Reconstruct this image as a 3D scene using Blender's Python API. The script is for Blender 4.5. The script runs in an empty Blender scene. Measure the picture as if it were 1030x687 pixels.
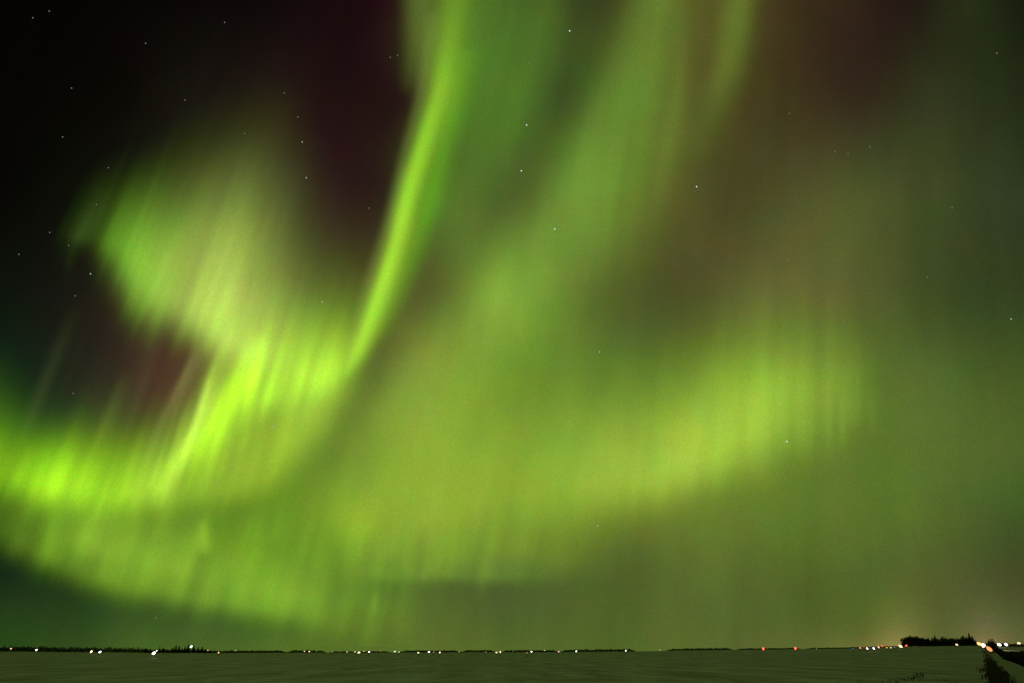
import bpy, bmesh, math, random
import numpy as np
from mathutils import Vector, Matrix, Quaternion

SC = bpy.context.scene
COL = SC.collection
random.seed(11)
EYE = 1.7                                    # camera height over the field

# ---------------------------------------------------------------- camera, world, exposure
cam_data = bpy.data.cameras.new('camera')
cam_data.sensor_width = 36.0
cam_data.lens = 830.0 / 1030.0 * 36.0
cam_data.clip_start = 0.1
cam_data.clip_end = 60000.0
cam = bpy.data.objects.new('camera', cam_data)
COL.objects.link(cam)
cam.location = (0, 0, EYE)
cam.rotation_euler = (math.pi / 2 + math.atan((657.0 - 343.5) / 830.0), 0, 0)
SC.camera = cam

world = bpy.data.worlds.new('World')
SC.world = world
world.use_nodes = True                       # a moonless night: the sky dome below gives the light
world.node_tree.nodes['Background'].inputs[0].default_value = (0.004, 0.007, 0.003, 1)
world.node_tree.nodes['Background'].inputs[1].default_value = 0.1

SC.view_settings.view_transform = 'Standard'
SC.view_settings.look = 'None'
SC.view_settings.gamma = 1.0
SC.view_settings.exposure = 0.0
SC.view_settings.use_curve_mapping = False
SC.cycles.transparent_max_bounces = 16

# ---------------------------------------------------------------- light of the night sky (directions, not pixels, once built)
F, CX, CY, Y0 = 830.0, 515.0, 343.5, 657.0
PITCH = math.atan((Y0 - CY) / F)
CP, SP = math.cos(PITCH), math.sin(PITCH)

def lin(c):
    c = np.asarray(c, float) / 255.0
    return np.where(c <= 0.04045, c / 12.92, ((c + 0.055) / 1.055) ** 2.4)

def rays(px, py):
    """unit world directions for photo coordinates (camera looks along +Y, tilted up)"""
    a = (np.asarray(px, float) - CX) / F
    b = (CY - np.asarray(py, float)) / F
    v = np.stack([a, CP - b * SP, SP + b * CP], -1)
    return v / np.linalg.norm(v, axis=-1, keepdims=True)

BASE = {
 -120: [(-150,(4,3,2)),(150,(6,4,3)),(400,(22,10,12)),(600,(40,48,22)),(800,(46,38,22)),(1180,(12,14,8))],
 0:   [(0,(6,4,3)),(120,(9,5,4)),(250,(14,8,8)),(350,(26,12,14)),(395,(36,20,18)),(440,(70,88,34)),(500,(76,108,38)),(545,(68,90,35)),(592,(58,66,30)),(690,(80,84,36)),(780,(66,56,28)),(860,(48,34,24)),(920,(34,26,18)),(970,(38,46,22)),(1030,(24,28,16)),(1180,(10,12,8))],
 100: [(0,(7,5,3)),(120,(13,10,6)),(200,(26,22,15)),(300,(36,22,19)),(370,(34,18,17)),(410,(44,32,22)),(450,(76,104,34)),(490,(76,112,38)),(515,(74,104,38)),(568,(62,80,34)),(640,(82,104,38)),(700,(80,80,36)),(760,(68,62,30)),(860,(52,42,28)),(930,(48,52,28)),(990,(42,50,26)),(1030,(36,42,22)),(1180,(16,20,12))],
 200: [(-120,(8,9,6)),(0,(8,7,4)),(60,(13,15,8)),(300,(50,36,30)),(360,(45,30,24)),(400,(52,50,26)),(440,(84,118,38)),(470,(82,106,42)),(512,(72,86,38)),(610,(92,118,42)),(680,(84,84,38)),(730,(74,72,36)),(800,(80,80,40)),(880,(75,85,40)),(950,(60,70,35)),(1030,(48,58,32)),(1180,(28,36,20))],
 300: [(-120,(12,20,12)),(0,(15,22,13)),(80,(28,26,18)),(125,(40,32,24)),(310,(62,60,34)),(400,(88,94,40)),(438,(84,90,40)),(500,(110,140,48)),(600,(82,96,40)),(680,(76,80,38)),(760,(100,105,50)),(850,(90,95,45)),(950,(62,75,35)),(1030,(52,65,32)),(1180,(34,44,24))],
 370: [(-120,(18,36,18)),(0,(20,38,20)),(60,(30,36,24)),(110,(48,42,30)),(160,(74,50,37)),(390,(98,112,46)),(430,(118,136,50)),(500,(108,138,46)),(620,(90,116,42)),(750,(100,128,44)),(850,(95,118,45)),(930,(80,100,42)),(1030,(68,88,36)),(1180,(46,60,28))],
 450: [(-120,(24,52,20)),(0,(30,66,24)),(150,(66,64,34)),(322,(92,114,42)),(430,(122,150,50)),(560,(106,136,44)),(700,(105,130,44)),(830,(96,120,44)),(930,(85,105,42)),(1030,(78,100,40)),(1180,(56,74,32))],
 520: [(-120,(16,30,14)),(0,(20,38,18)),(100,(66,96,32)),(250,(88,124,34)),(350,(106,134,40)),(450,(102,125,40)),(560,(98,120,40)),(660,(102,122,44)),(780,(98,120,43)),(900,(88,112,41)),(1030,(64,86,36)),(1180,(50,64,30))],
 575: [(-120,(18,36,18)),(0,(21,40,21)),(80,(36,58,24)),(180,(50,74,29)),(300,(66,98,34)),(400,(76,98,42)),(500,(77,94,45)),(620,(84,99,42)),(760,(86,103,42)),(880,(84,100,42)),(960,(78,88,42)),(1030,(66,74,38)),(1180,(52,60,36))],
 620: [(-120,(30,50,22)),(0,(38,60,24)),(100,(48,72,30)),(200,(62,86,37)),(330,(80,105,38)),(450,(85,105,42)),(600,(84,101,41)),(760,(85,100,42)),(880,(94,106,44)),(950,(86,94,46)),(1030,(80,86,44)),(1180,(66,70,46))],
 640: [(870,(96,104,46)),(906,(128,122,64)),(950,(92,98,48)),(992,(116,110,66))],
 655: [(-120,(34,56,20)),(0,(40,68,22)),(150,(72,98,36)),(300,(85,110,38)),(450,(90,108,40)),(600,(85,105,40)),(760,(92,102,45)),(860,(110,112,55)),(905,(150,136,74)),(950,(98,102,50)),(992,(140,124,72)),(1030,(96,98,54)),(1180,(70,72,44))],
}
def tps_fit(pts, vals):
    d = np.linalg.norm(pts[:, None] - pts[None], axis=-1)
    K = np.where(d > 0, d * d * np.log(d + 1e-9), 0) + np.eye(len(pts)) * 1e-4
    P = np.hstack([np.ones((len(pts), 1)), pts])
    n = len(pts)
    A = np.zeros((n + 3, n + 3)); A[:n, :n] = K; A[:n, n:] = P; A[n:, :n] = P.T
    return np.linalg.solve(A, np.vstack([vals, np.zeros((3, vals.shape[1]))]))
_bp = np.array([(x / 100.0, y / 100.0) for y, r in BASE.items() for x, c in r])
_bv = np.array([c for y, r in BASE.items() for x, c in r], float)
_W = tps_fit(_bp, _bv)
def base_rgb(px, py):
    x = np.clip(px, -150, 1180) / 100.0; y = np.clip(py, -120, 657) / 100.0
    out = np.zeros(x.shape + (3,))
    out += _W[-3] + x[..., None] * _W[-2] + y[..., None] * _W[-1]
    for (bx, by), w in zip(_bp, _W[:-3]):
        d2 = (x - bx) ** 2 + (y - by) ** 2
        out += (0.5 * d2 * np.log(d2 + 1e-12))[..., None] * w
    return lin(np.clip(out, 2, 255))

_rng = np.random.RandomState(7)
_T = _rng.rand(256, 256)
def vnoise(u, v, k=0):
    u = u + 37.1 * k; v = v + 11.7 * k
    iu = np.floor(u).astype(int); iv = np.floor(v).astype(int)
    fu = u - iu; fv = v - iv
    fu = fu * fu * (3 - 2 * fu); fv = fv * fv * (3 - 2 * fv)
    g = lambda a, b: _T[a % 256, b % 256]
    return ((g(iu, iv) * (1 - fu) + g(iu + 1, iv) * fu) * (1 - fv)
            + (g(iu, iv + 1) * (1 - fu) + g(iu + 1, iv + 1) * fu) * fv)

VX, VY = 850.0, -1550.0          # where the field-aligned rays converge, high overhead
def streaks(px, py, k=0):
    """brightness ripple along the rays: fine across them, long along them; about -1..1"""
    th = (px - VX) / (py - VY) * 1900.0      # across, in photo units near the horizon
    r = py - VY
    w = vnoise(th / 60, r / 300, k + 5)
    n = (0.46 * vnoise(th / 41 + w, r / 170, k) + 0.34 * vnoise(th / 17 - w * 2, r / 110, k + 1)
         + 0.20 * vnoise(th / 7.5 + w * 3, r / 80, k + 2))
    return (n - 0.5) * 2.6

def spline(pts, n):
    p = np.array(pts, float)
    q = np.vstack([2 * p[0] - p[1], p, 2 * p[-1] - p[-2]])
    out = []
    m = len(p) - 1
    for t in np.linspace(0, m - 1e-6, n):
        i = int(t); f = t - i
        a, b, c, d = q[i], q[i + 1], q[i + 2], q[i + 3]
        out.append(0.5 * (2 * b + (c - a) * f + (2 * a - 5 * b + 4 * c - d) * f * f + (3 * b - a - 3 * c + d) * f ** 3))
    return np.array(out)

def curtain(X, Y, path, lobe=14.0, k=0, ripple=0.35, rag=0.0):
    """sheet of upright rays standing on a lower edge. path rows: x, y, height, softness below, strength"""
    L = sum(math.hypot(path[i + 1][0] - path[i][0], path[i + 1][1] - path[i][1]) for i in range(len(path) - 1))
    n = max(8, int(L / 3.0))
    S = spline(path, n)
    seg = np.linalg.norm(np.gradient(S[:, :2], axis=0), axis=1)
    u = np.arange(n) * 1.0
    S[:, 1] += rag * (1.3 * vnoise(u / 7, u * 0 + .5, k + 9) + .9 * vnoise(u / 2.3, u * 0 + .5, k + 17) - 1.1)
    V = np.zeros(X.shape)
    for (x, y, up, dn, amp), ds in zip(S, seg):
        if amp <= 0: continue
        rx, ry = VX - x, VY - y
        l = math.hypot(rx, ry); rx /= l; ry /= l
        dx = X - x; dy = Y - y
        t = dx * rx + dy * ry
        nn = dx * -ry + dy * rx
        e = np.where(t > 0, (t / max(up, 1)) ** 2 * 0.5, (t / max(dn, 1)) ** 2 * 0.5) + 0.5 * (nn / lobe) ** 2
        V += amp * np.exp(-np.minimum(e, 40)) * ds / (lobe * 2.507)
    return V * np.clip(1 + ripple * streaks(X, Y, k), 0.05, 3)

def fine_rays(X, Y, path, n=60, width=(1.8, 4.5), seed=1):
    """many separate thin rays standing along a lower edge. path rows: x, y, height, scatter of the feet, strength"""
    rng = np.random.RandomState(seed)
    S = spline(path, 400); V = np.zeros(X.shape)
    for _ in range(n):
        x, y, up, sc, amp = S[rng.randint(0, 400)]
        if amp <= 0: continue
        y += rng.normal(0, 1) * sc; x += rng.normal(0, 1) * 4
        rx, ry = VX - x, VY - y; l = math.hypot(rx, ry); rx /= l; ry /= l
        h = max(up, 4) * rng.uniform(.45, 1.5); w = rng.uniform(*width); a = amp * 0.40 * rng.uniform(.1, 1.0)
        i0, i1 = np.searchsorted(Y[:, 0], [y - 3.5 * h, y + 1.6 * h]); j0, j1 = np.searchsorted(X[0], [x - 60 - h, x + 60 + h])
        dx = X[i0:i1, j0:j1] - x; dy = Y[i0:i1, j0:j1] - y
        t = dx * rx + dy * ry; nn = dx * -ry + dy * rx
        V[i0:i1, j0:j1] += a * np.exp(-np.minimum(0.5 * (np.where(t > 0, t / h, t / (h * .35))) ** 2 + 0.5 * (nn / w) ** 2, 40))
    return V

def band(X, Y, path, k=0, ripple=0.2):
    """curtain seen edge-on. path rows: x, y, softness left of travel, softness right of travel, strength"""
    L = sum(math.hypot(path[i + 1][0] - path[i][0], path[i + 1][1] - path[i][1]) for i in range(len(path) - 1))
    S = spline(path, max(8, int(L / 4.0)))
    best = np.full(X.shape, 1e18); sd = np.zeros(X.shape); par = np.zeros(X.shape + (3,))
    for i in range(len(S) - 1):
        a = S[i]; b = S[i + 1]; e = b[:2] - a[:2]; le = np.hypot(*e) + 1e-9
        t = np.clip(((X - a[0]) * e[0] + (Y - a[1]) * e[1]) / le ** 2, 0, 1)
        dx = X - a[0] - t * e[0]; dy = Y - a[1] - t * e[1]
        d2 = dx * dx + dy * dy
        m = d2 < best
        best = np.where(m, d2, best)
        side = np.sign(e[0] * dy - e[1] * dx)
        sd = np.where(m, side, sd)
        q = a[2:] + t[..., None] * (b[2:] - a[2:])
        par = np.where(m[..., None], q, par)
    d = np.sqrt(best)
    # travel downwards on the picture: side > 0 is the left-hand side as seen
    s = np.where(sd > 0, par[..., 0], par[..., 1])
    return np.maximum(par[..., 2], 0) * np.exp(-0.5 * (d / np.maximum(s, 1)) ** 2) * np.clip(1 + ripple * streaks(X, Y, k), 0.05, 3)

G1 = (96, 176, 26); G2 = (150, 196, 62); G3 = (178, 246, 20)
# every display: name, label, distance factor, list of (kind, colour at full strength, path, options)
AURORA = [
 ('folded_aurora', 'bright yellow green folded aurora curtain with a ragged left edge, on the left', [
   ('c', (96,160,30), [(100,236,30,10,0.0),(112,240,34,10,.42),(134,268,40,12,.54),(148,300,50,13,.42),(158,318,50,16,.0)], dict(lobe=13, k=3, ripple=.4)),
   ('c', (158,186,76), [(118,236,40,14,.0),(145,270,52,22,.35),(170,292,70,22,.7),(200,310,72,16,1.0),(226,338,76,16,1.2),(258,346,66,20,.98),(290,352,42,20,.30),(316,358,36,14,.0)], dict(lobe=20, k=5, ripple=.3)),
   ('c', (90,110,44), [(165,230,60,40,.0),(205,240,66,40,.4),(245,250,60,40,.36),(275,265,50,40,.0)], dict(lobe=22, k=6, ripple=.5)),
   ('c', (136,186,38), [(228,392,50,16,.0),(246,398,50,16,.32),(290,392,46,14,.38),(325,384,44,10,.46),(350,372,34,7,.35)], dict(lobe=13, k=7, ripple=.5)),
   ('c', (140,178,42), [(110,498,40,12,.0),(150,498,44,12,.5),(205,494,80,10,.56),(258,484,90,10,.6),(296,452,76,10,.56),(322,417,50,10,.5),(345,384,20,9,.2)], dict(lobe=15, k=9, ripple=.2)),
   ('b', (150,222,14), [(268,335,10,10,.0),(246,382,9,13,.38),(220,426,9,16,.34),(198,460,8,13,.22),(180,492,9,9,.0)], dict(k=11, ripple=.45)),
   ('b', (150,212,20), [(262,330,4,5,.0),(236,380,4,6,.35),(212,424,4,6,.5),(196,452,4,5,.3),(184,476,4,5,.0)], dict(k=14)),
   ('b', (120,170,24), [(222,392,5,5,.0),(190,442,5,6,.4),(160,486,6,6,.35),(146,506,6,6,.0)], dict(k=15)),
   ('b', (150,190,60), [(240,350,5,4,.0),(212,405,4,5,.4),(186,452,3.5,5,.6),(170,486,4,5,.25),(164,500,4,5,.0)], dict(k=12)),
   ('b', (130,140,76), [(205,340,4,6,.0),(190,370,3,7,.36),(176,398,3,7,.28),(158,436,4,6,.12),(144,468,4,5,.0)], dict(k=12)),
   ('b', (84,96,40), [(130,370,6,6,.0),(110,420,6,6,.35),(92,460,6,6,.0)], dict(k=12)),
   ('b', (44,52,30), [(80,300,7,7,.0),(56,358,6,6,.4),(34,410,6,6,.4),(18,450,6,6,.0)], dict(k=12)),
   ('r', (120,190,30), [(104,236,34,10,.1),(128,262,40,12,.22),(150,300,44,12,.2),(190,318,50,14,.24),(226,345,50,14,.26)], dict(n=70, seed=3)),
   ('r', (150,196,60), [(225,366,36,14,.2),(206,404,34,14,.26),(186,444,36,14,.34),(164,480,36,12,.34),(130,496,30,10,.25)], dict(n=80, seed=4)),
   ('r', (160,226,24), [(262,380,30,16,.3),(235,420,34,16,.42),(212,450,34,14,.42),(190,480,30,10,.3)], dict(n=46, width=(1.5,3.2), seed=5)),
   ('r', (130,200,30), [(232,392,40,8,.3),(270,392,42,8,.45),(310,388,38,8,.45),(345,376,26,6,.3)], dict(n=60, seed=6)),
   ('r', (60,64,36), [(20,440,60,16,.25),(70,430,70,20,.3),(110,410,60,20,.35),(150,420,60,20,.4)], dict(n=22, width=(2.5,6), seed=7)),
   ('r', (50,76,26), [(60,244,30,8,.1),(74,240,34,8,.35),(92,232,38,8,.35),(110,222,36,8,.2)], dict(n=14, seed=8)),
   ('c', (52,74,26), [(64,232,36,7,.0),(78,236,40,7,.45),(90,238,36,6,.2)], dict(lobe=7, k=13, ripple=.8)),
 ]),
 ('aurora_ray', 'tall narrow lime green aurora ray rising from the middle left to the top edge', [
   ('b', (150,212,44), [(466,-80,14,14,.12),(455,10,11,13,.24),(444,80,8,11,.55),(426,140,6,10,.85),(411,190,6,9,1.0),(396,250,6,9,1.0),(376,310,6,9,.95),(361,350,5,7,.7),(346,382,3,4,.0)], dict(k=20, ripple=.1)),
   ('b', (76,150,14), [(470,60,7,12,.2),(452,130,6,9,.42),(432,200,6,8,.55),(414,260,6,8,.45),(386,335,5,6,.1)], dict(k=21, ripple=.1)),
   ('b', (90,104,46), [(434,20,5,6,.3),(424,90,4,5,.5),(406,160,4,5,.5),(390,225,4,5,.45),(368,290,4,5,.35),(350,355,3,4,.2),(343,378,3,4,.0)], dict(k=23)),
   ('b', (104,128,50), [(424,-60,12,10,.5),(420,10,9,12,.5),(418,55,8,14,.4),(408,100,6,12,.0)], dict(k=22)),
 ]),
 ('sweeping_aurora', 'broad soft green aurora veil sweeping from the top centre down towards the lower left', [
   ('b', (92,124,40), [(672,-80,20,22,.5),(655,0,16,22,.6),(635,80,20,28,.62),(602,150,24,40,.62),(560,222,26,48,.62),(508,290,26,46,.66),(456,338,22,44,.45),(395,405,14,34,.3),(330,470,12,30,.0)], dict(k=30, ripple=.26)),
   ('b', (84,112,36), [(756,-80,14,14,.6),(744,0,12,11,.7),(734,60,12,12,.6),(714,120,13,13,.22),(696,170,14,14,.0)], dict(k=31, ripple=.2)),
   ('b', (60,100,24), [(556,-60,16,16,.2),(540,40,18,16,.3),(516,110,20,14,.45),(492,180,18,14,.25),(470,230,18,14,.0)], dict(k=32, ripple=.35)),
   ('b', (70,84,30), [(690,20,6,6,.0),(682,90,6,7,.3),(668,170,8,10,.3),(650,240,10,12,.0)], dict(k=33, ripple=.35)),
 ]),
 ('glowing_aurora', 'wide yellow green aurora band glowing across the centre right, brightest at its right end', [
   ('c', (128,152,46), [(300,520,50,30,.1),(380,512,60,34,.36),(470,500,60,34,.42),(560,490,52,30,.54),(640,482,50,22,.86),(700,460,50,20,.95),(755,434,46,24,.8),(805,414,38,26,.36),(850,402,30,26,.1),(880,400,30,26,.0)], dict(lobe=24, k=40, ripple=.16)),
   ('r', (104,140,36), [(560,500,30,10,.1),(640,494,34,10,.25),(700,476,44,14,.3),(770,440,50,18,.35),(830,425,46,20,.34),(880,412,36,18,.1)], dict(n=90, seed=9, width=(2.2,5))),
   ('c', (104,140,36), [(680,396,36,40,.0),(740,396,38,26,.34),(795,388,32,26,.36),(845,386,28,24,.2),(880,386,24,24,.0)], dict(lobe=16, k=42, ripple=.45)),
 ]),
 ('lower_aurora', 'rippled green aurora sheet with a crisp lower edge running low over the dark horizon sky', [
   ('c', (142,206,18), [(-120,480,50,20,.5),(-60,484,50,20,.65),(0,476,30,16,.5),(40,482,27,16,.8),(76,490,32,16,1.0),(105,490,34,16,.55),(140,488,30,18,.28),(170,490,30,18,.0)], dict(lobe=15, k=50, ripple=.2)),
   ('c', (106,142,30), [(-140,495,50,9,.4),(-60,510,50,12,.4),(0,530,40,14,.42),(40,550,50,12,.58),(90,570,60,12,.7),(140,586,62,11,.74),(180,594,60,11,.74),(250,605,58,9,.62),(310,613,44,11,.36),(350,620,36,14,.22),(390,626,34,18,.1),(430,630,30,18,.0)], dict(lobe=12, k=52, ripple=.38, rag=9)),
   ('c', (96,126,34), [(300,560,40,18,.0),(350,574,46,12,.25),(395,577,50,6,.38),(440,578,50,5,.42),(500,575,48,6,.40),(545,570,44,8,.34),(580,558,40,16,.2),(630,540,40,28,.0)], dict(lobe=11, k=54, ripple=.45, rag=6)),
   ('c', (104,124,34), [(60,540,16,14,.0),(90,548,22,10,.5),(130,560,22,12,.3),(190,570,26,12,.5),(240,580,26,12,.2),(290,596,22,10,.35),(330,600,20,10,.0)], dict(lobe=10, k=57, ripple=.5, rag=8)),
   ('b', (112,156,24), [(368,490,14,14,.0),(361,530,13,12,.32),(354,560,11,11,.15),(350,580,8,8,.0)], dict(k=55, ripple=.5)),
   ('r', (96,140,26), [(0,530,34,8,.15),(50,556,40,7,.22),(110,574,40,6,.16),(180,592,36,6,.18),(250,604,40,7,.22),(320,614,34,10,.26),(385,622,30,14,.2),(420,626,30,14,.05)], dict(n=150, seed=11, width=(2,9))),
   ('r', (112,160,24), [(20,520,26,16,.2),(100,540,26,18,.26),(200,550,20,24,.24),(300,560,24,24,.2),(380,560,30,16,.25),(460,560,26,14,.22),(560,556,26,14,.15)], dict(n=130, seed=12, width=(2,9))),
   ('r', (140,200,20), [(0,488,24,8,.14),(40,492,26,8,.3),(80,498,30,8,.35),(120,500,28,8,.3),(170,500,28,8,.15)], dict(n=50, seed=13)),
   ('b', (110,140,24), [(205,520,4,4,.0),(206,545,5,5,.6),(203,560,4,5,.0)], dict(k=56)),
   ('b', (90,105,26), [(380,590,2.5,2.5,.0),(377,606,2.5,2.5,.5),(375,622,2.5,2.5,.0)], dict(k=56)),
 ]),
]
def display_light(strokes, X, Y):
    out = np.zeros(X.shape + (3,))
    for kind, col, path, opt in strokes:
        v = {'c': curtain, 'b': band, 'r': fine_rays}[kind](X, Y, path, **opt)
        out += v[..., None] * lin(col)
    return out

# ---------------------------------------------------------------- helpers
def tag(o, label=None, cat=None, group=None, kind=None):
    if label: o['label'] = label
    if cat: o['category'] = cat
    if group: o['group'] = group
    if kind: o['kind'] = kind
    return o

def link(name, me, parent=None):
    o = bpy.data.objects.new(name, me)
    COL.objects.link(o)
    if parent: o.parent = parent
    return o

def empty(name, loc, label, cat, group=None):
    o = bpy.data.objects.new(name, None)
    o.empty_display_size = 0.3
    COL.objects.link(o)
    o.location = loc
    return tag(o, label, cat, group)

def mesh(name, verts, faces, mat=None, smooth=False):
    me = bpy.data.meshes.new(name)
    me.from_pydata([tuple(v) for v in verts], [], faces)
    me.update()
    if mat: me.materials.append(mat)
    if smooth:
        me.polygons.foreach_set('use_smooth', [True] * len(me.polygons))
    return me

class MB:
    def __init__(s): s.v = []; s.f = []
    def add(s, vs, fs):
        n = len(s.v); s.v += [tuple(v) for v in vs]; s.f += [tuple(i + n for i in f) for f in fs]
    def tube(s, a, b, r0, r1, n=8):
        a = Vector(a); b = Vector(b); d = (b - a).normalized()
        u = d.orthogonal().normalized(); w = d.cross(u)
        vs = [a + (u * math.cos(t) + w * math.sin(t)) * r0 for t in [2 * math.pi * i / n for i in range(n)]]
        vs += [b + (u * math.cos(t) + w * math.sin(t)) * r1 for t in [2 * math.pi * i / n for i in range(n)]]
        fs = [(i, (i + 1) % n, n + (i + 1) % n, n + i) for i in range(n)]
        fs += [tuple(range(n - 1, -1, -1)), tuple(range(n, 2 * n))]
        s.add(vs, fs)
    def ball(s, c, rx, ry, rz, tilt=0.0, n=10, m=7):
        vs = []; ct, st = math.cos(tilt), math.sin(tilt)
        for j in range(m + 1):
            ph = math.pi * j / m
            for i in range(n):
                th = 2 * math.pi * i / n
                x, y, z = rx * math.sin(ph) * math.cos(th), ry * math.sin(ph) * math.sin(th), rz * math.cos(ph)
                vs.append((c[0] + x * ct - z * st, c[1] + y, c[2] + x * st + z * ct))
        fs = [(j * n + i, (j + 1) * n + i, (j + 1) * n + (i + 1) % n, j * n + (i + 1) % n) for j in range(m) for i in range(n)]
        s.add(vs, fs)
    def prism(s, prof, x0, x1):
        """profile in (y, z) pushed from x0 to x1"""
        n = len(prof)
        vs = [(x0, y, z) for y, z in prof] + [(x1, y, z) for y, z in prof]
        s.add(vs, [(i, (i + 1) % n, n + (i + 1) % n, n + i) for i in range(n)] + [tuple(range(n)), tuple(range(2 * n - 1, n - 1, -1))])
    def build(s, name, mat, parent=None, smooth=False):
        return link(name, mesh(name, s.v, s.f, mat, smooth), parent)

def nodes(name):
    m = bpy.data.materials.new(name); m.use_nodes = True
    nt = m.node_tree; nt.nodes.clear()
    out = nt.nodes.new('ShaderNodeOutputMaterial')
    return m, nt, out

def matte(name, c0, c1, scale=3.0, rough=0.9, metallic=0.0):
    m, nt, out = nodes(name)
    b = nt.nodes.new('ShaderNodeBsdfPrincipled'); b.inputs['Roughness'].default_value = rough
    b.inputs['Metallic'].default_value = metallic
    tc = nt.nodes.new('ShaderNodeTexCoord'); n = nt.nodes.new('ShaderNodeTexNoise'); n.inputs['Scale'].default_value = scale
    n.inputs['Detail'].default_value = 5
    r = nt.nodes.new('ShaderNodeValToRGB')
    r.color_ramp.elements[0].position = 0.35; r.color_ramp.elements[1].position = 0.65
    r.color_ramp.elements[0].color = (*c0, 1); r.color_ramp.elements[1].color = (*c1, 1)
    nt.links.new(tc.outputs['Object'], n.inputs['Vector']); nt.links.new(n.outputs['Fac'], r.inputs['Fac'])
    nt.links.new(r.outputs['Color'], b.inputs['Base Color']); nt.links.new(b.outputs[0], out.inputs[0])
    return m

def glow(name, color, strength):
    """a lamp or a star: gives off light"""
    m, nt, out = nodes(name)
    e = nt.nodes.new('ShaderNodeEmission'); e.inputs[0].default_value = (*color, 1); e.inputs[1].default_value = strength
    nt.links.new(e.outputs[0], out.inputs[0])
    return m

def sky_light(name, additive):
    """air or sky that shines with its own light, stored per direction; fine noise imitates sensor grain"""
    m, nt, out = nodes(name)
    at = nt.nodes.new('ShaderNodeAttribute'); at.attribute_name = 'shine'
    g = nt.nodes.new('ShaderNodeNewGeometry')
    nm = nt.nodes.new('ShaderNodeVectorMath'); nm.operation = 'NORMALIZE'
    nt.links.new(g.outputs['Position'], nm.inputs[0])
    fine = nt.nodes.new('ShaderNodeTexNoise'); fine.inputs['Scale'].default_value = 520; fine.inputs['Detail'].default_value = 1.5
    wide = nt.nodes.new('ShaderNodeTexNoise'); wide.inputs['Scale'].default_value = 22; wide.inputs['Detail'].default_value = 3
    for n in (fine, wide): nt.links.new(nm.outputs[0], n.inputs['Vector'])
    # colour ripple: 1 + (noise - .5) * amount, per channel for the fine one
    s1 = nt.nodes.new('ShaderNodeVectorMath'); s1.operation = 'MULTIPLY_ADD'
    s1.inputs[1].default_value = (0.60, 0.42, 0.84); s1.inputs[2].default_value = (0.70, 0.79, 0.58)
    nt.links.new(fine.outputs['Color'], s1.inputs[0])
    s2 = nt.nodes.new('ShaderNodeVectorMath'); s2.operation = 'MULTIPLY_ADD'
    s2.inputs[1].default_value = (0.34, 0.22, 0.40); s2.inputs[2].default_value = (0.83, 0.89, 0.80)
    nt.links.new(wide.outputs['Color'], s2.inputs[0])
    m1 = nt.nodes.new('ShaderNodeVectorMath'); m1.operation = 'MULTIPLY'
    m2 = nt.nodes.new('ShaderNodeVectorMath'); m2.operation = 'MULTIPLY'
    nt.links.new(s1.outputs[0], m1.inputs[0]); nt.links.new(s2.outputs[0], m1.inputs[1])
    nt.links.new(at.outputs['Color'], m2.inputs[0]); nt.links.new(m1.outputs[0], m2.inputs[1])
    e = nt.nodes.new('ShaderNodeEmission'); nt.links.new(m2.outputs[0], e.inputs[0])
    if additive:
        t = nt.nodes.new('ShaderNodeBsdfTransparent'); a = nt.nodes.new('ShaderNodeAddShader')
        nt.links.new(e.outputs[0], a.inputs[0]); nt.links.new(t.outputs[0], a.inputs[1]); nt.links.new(a.outputs[0], out.inputs[0])
    else:
        nt.links.new(e.outputs[0], out.inputs[0])
    m.cycles.emission_sampling = 'NONE'
    return m

def shine(me, rgb):
    a = me.color_attributes.new('shine', 'FLOAT_COLOR', 'POINT')
    c = np.ones((len(me.vertices), 4), np.float32); c[:, :3] = rgb
    a.data.foreach_set('color', c.ravel())

def grid_mesh(name, P, keep=None):
    """P: (rows, cols, 3) points; keep: cells to keep"""
    h, w = P.shape[:2]
    idx = np.arange(h * w).reshape(h, w)
    q = np.stack([idx[:-1, :-1], idx[:-1, 1:], idx[1:, 1:], idx[1:, :-1]], -1).reshape(-1, 4)
    if keep is not None: q = q[keep.ravel()]
    used = np.unique(q); remap = np.full(h * w, -1); remap[used] = np.arange(len(used))
    q = remap[q]
    me = bpy.data.meshes.new(name)
    me.vertices.add(len(used)); me.vertices.foreach_set('co', P.reshape(-1, 3)[used].astype(np.float32).ravel())
    me.loops.add(q.size); me.loops.foreach_set('vertex_index', q.ravel().astype(np.int32))
    me.polygons.add(len(q)); me.polygons.foreach_set('loop_start', (np.arange(len(q)) * 4).astype(np.int32))
    me.polygons.foreach_set('use_smooth', np.ones(len(q), bool))
    me.update(calc_edges=True); me.validate()
    return me, used

# ---------------------------------------------------------------- sky dome
SKY_R = 22000.0
az = np.radians(np.concatenate([np.arange(-180, -42, 2.0), np.arange(-42, 42, 0.6), np.arange(42, 180.1, 2.0)]))
el = np.radians(np.concatenate([np.arange(-6, 45, 0.6), np.arange(45, 90.1, 1.5)]))
AZ, EL = np.meshgrid(az, el)
D = np.stack([np.sin(AZ) * np.cos(EL), np.cos(AZ) * np.cos(EL), np.sin(EL)], -1)
fw = D[..., 1] * CP + D[..., 2] * SP
upc = -D[..., 1] * SP + D[..., 2] * CP
safe = np.maximum(fw, 0.12)
px = CX + F * D[..., 0] / safe; py = CY - F * upc / safe
base = base_rgb(px, py) * (1 + 0.13 * streaks(px, py, 99))[..., None]
dist = np.hypot(np.maximum(np.maximum(-90 - px, px - 1120), 0), np.maximum(-90 - py, 0))
wgt = np.clip(dist / 500.0, 0, 1); wgt = np.where(fw < 0.15, 1.0, wgt); wgt = (wgt * wgt * (3 - 2 * wgt))[..., None]
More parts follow.
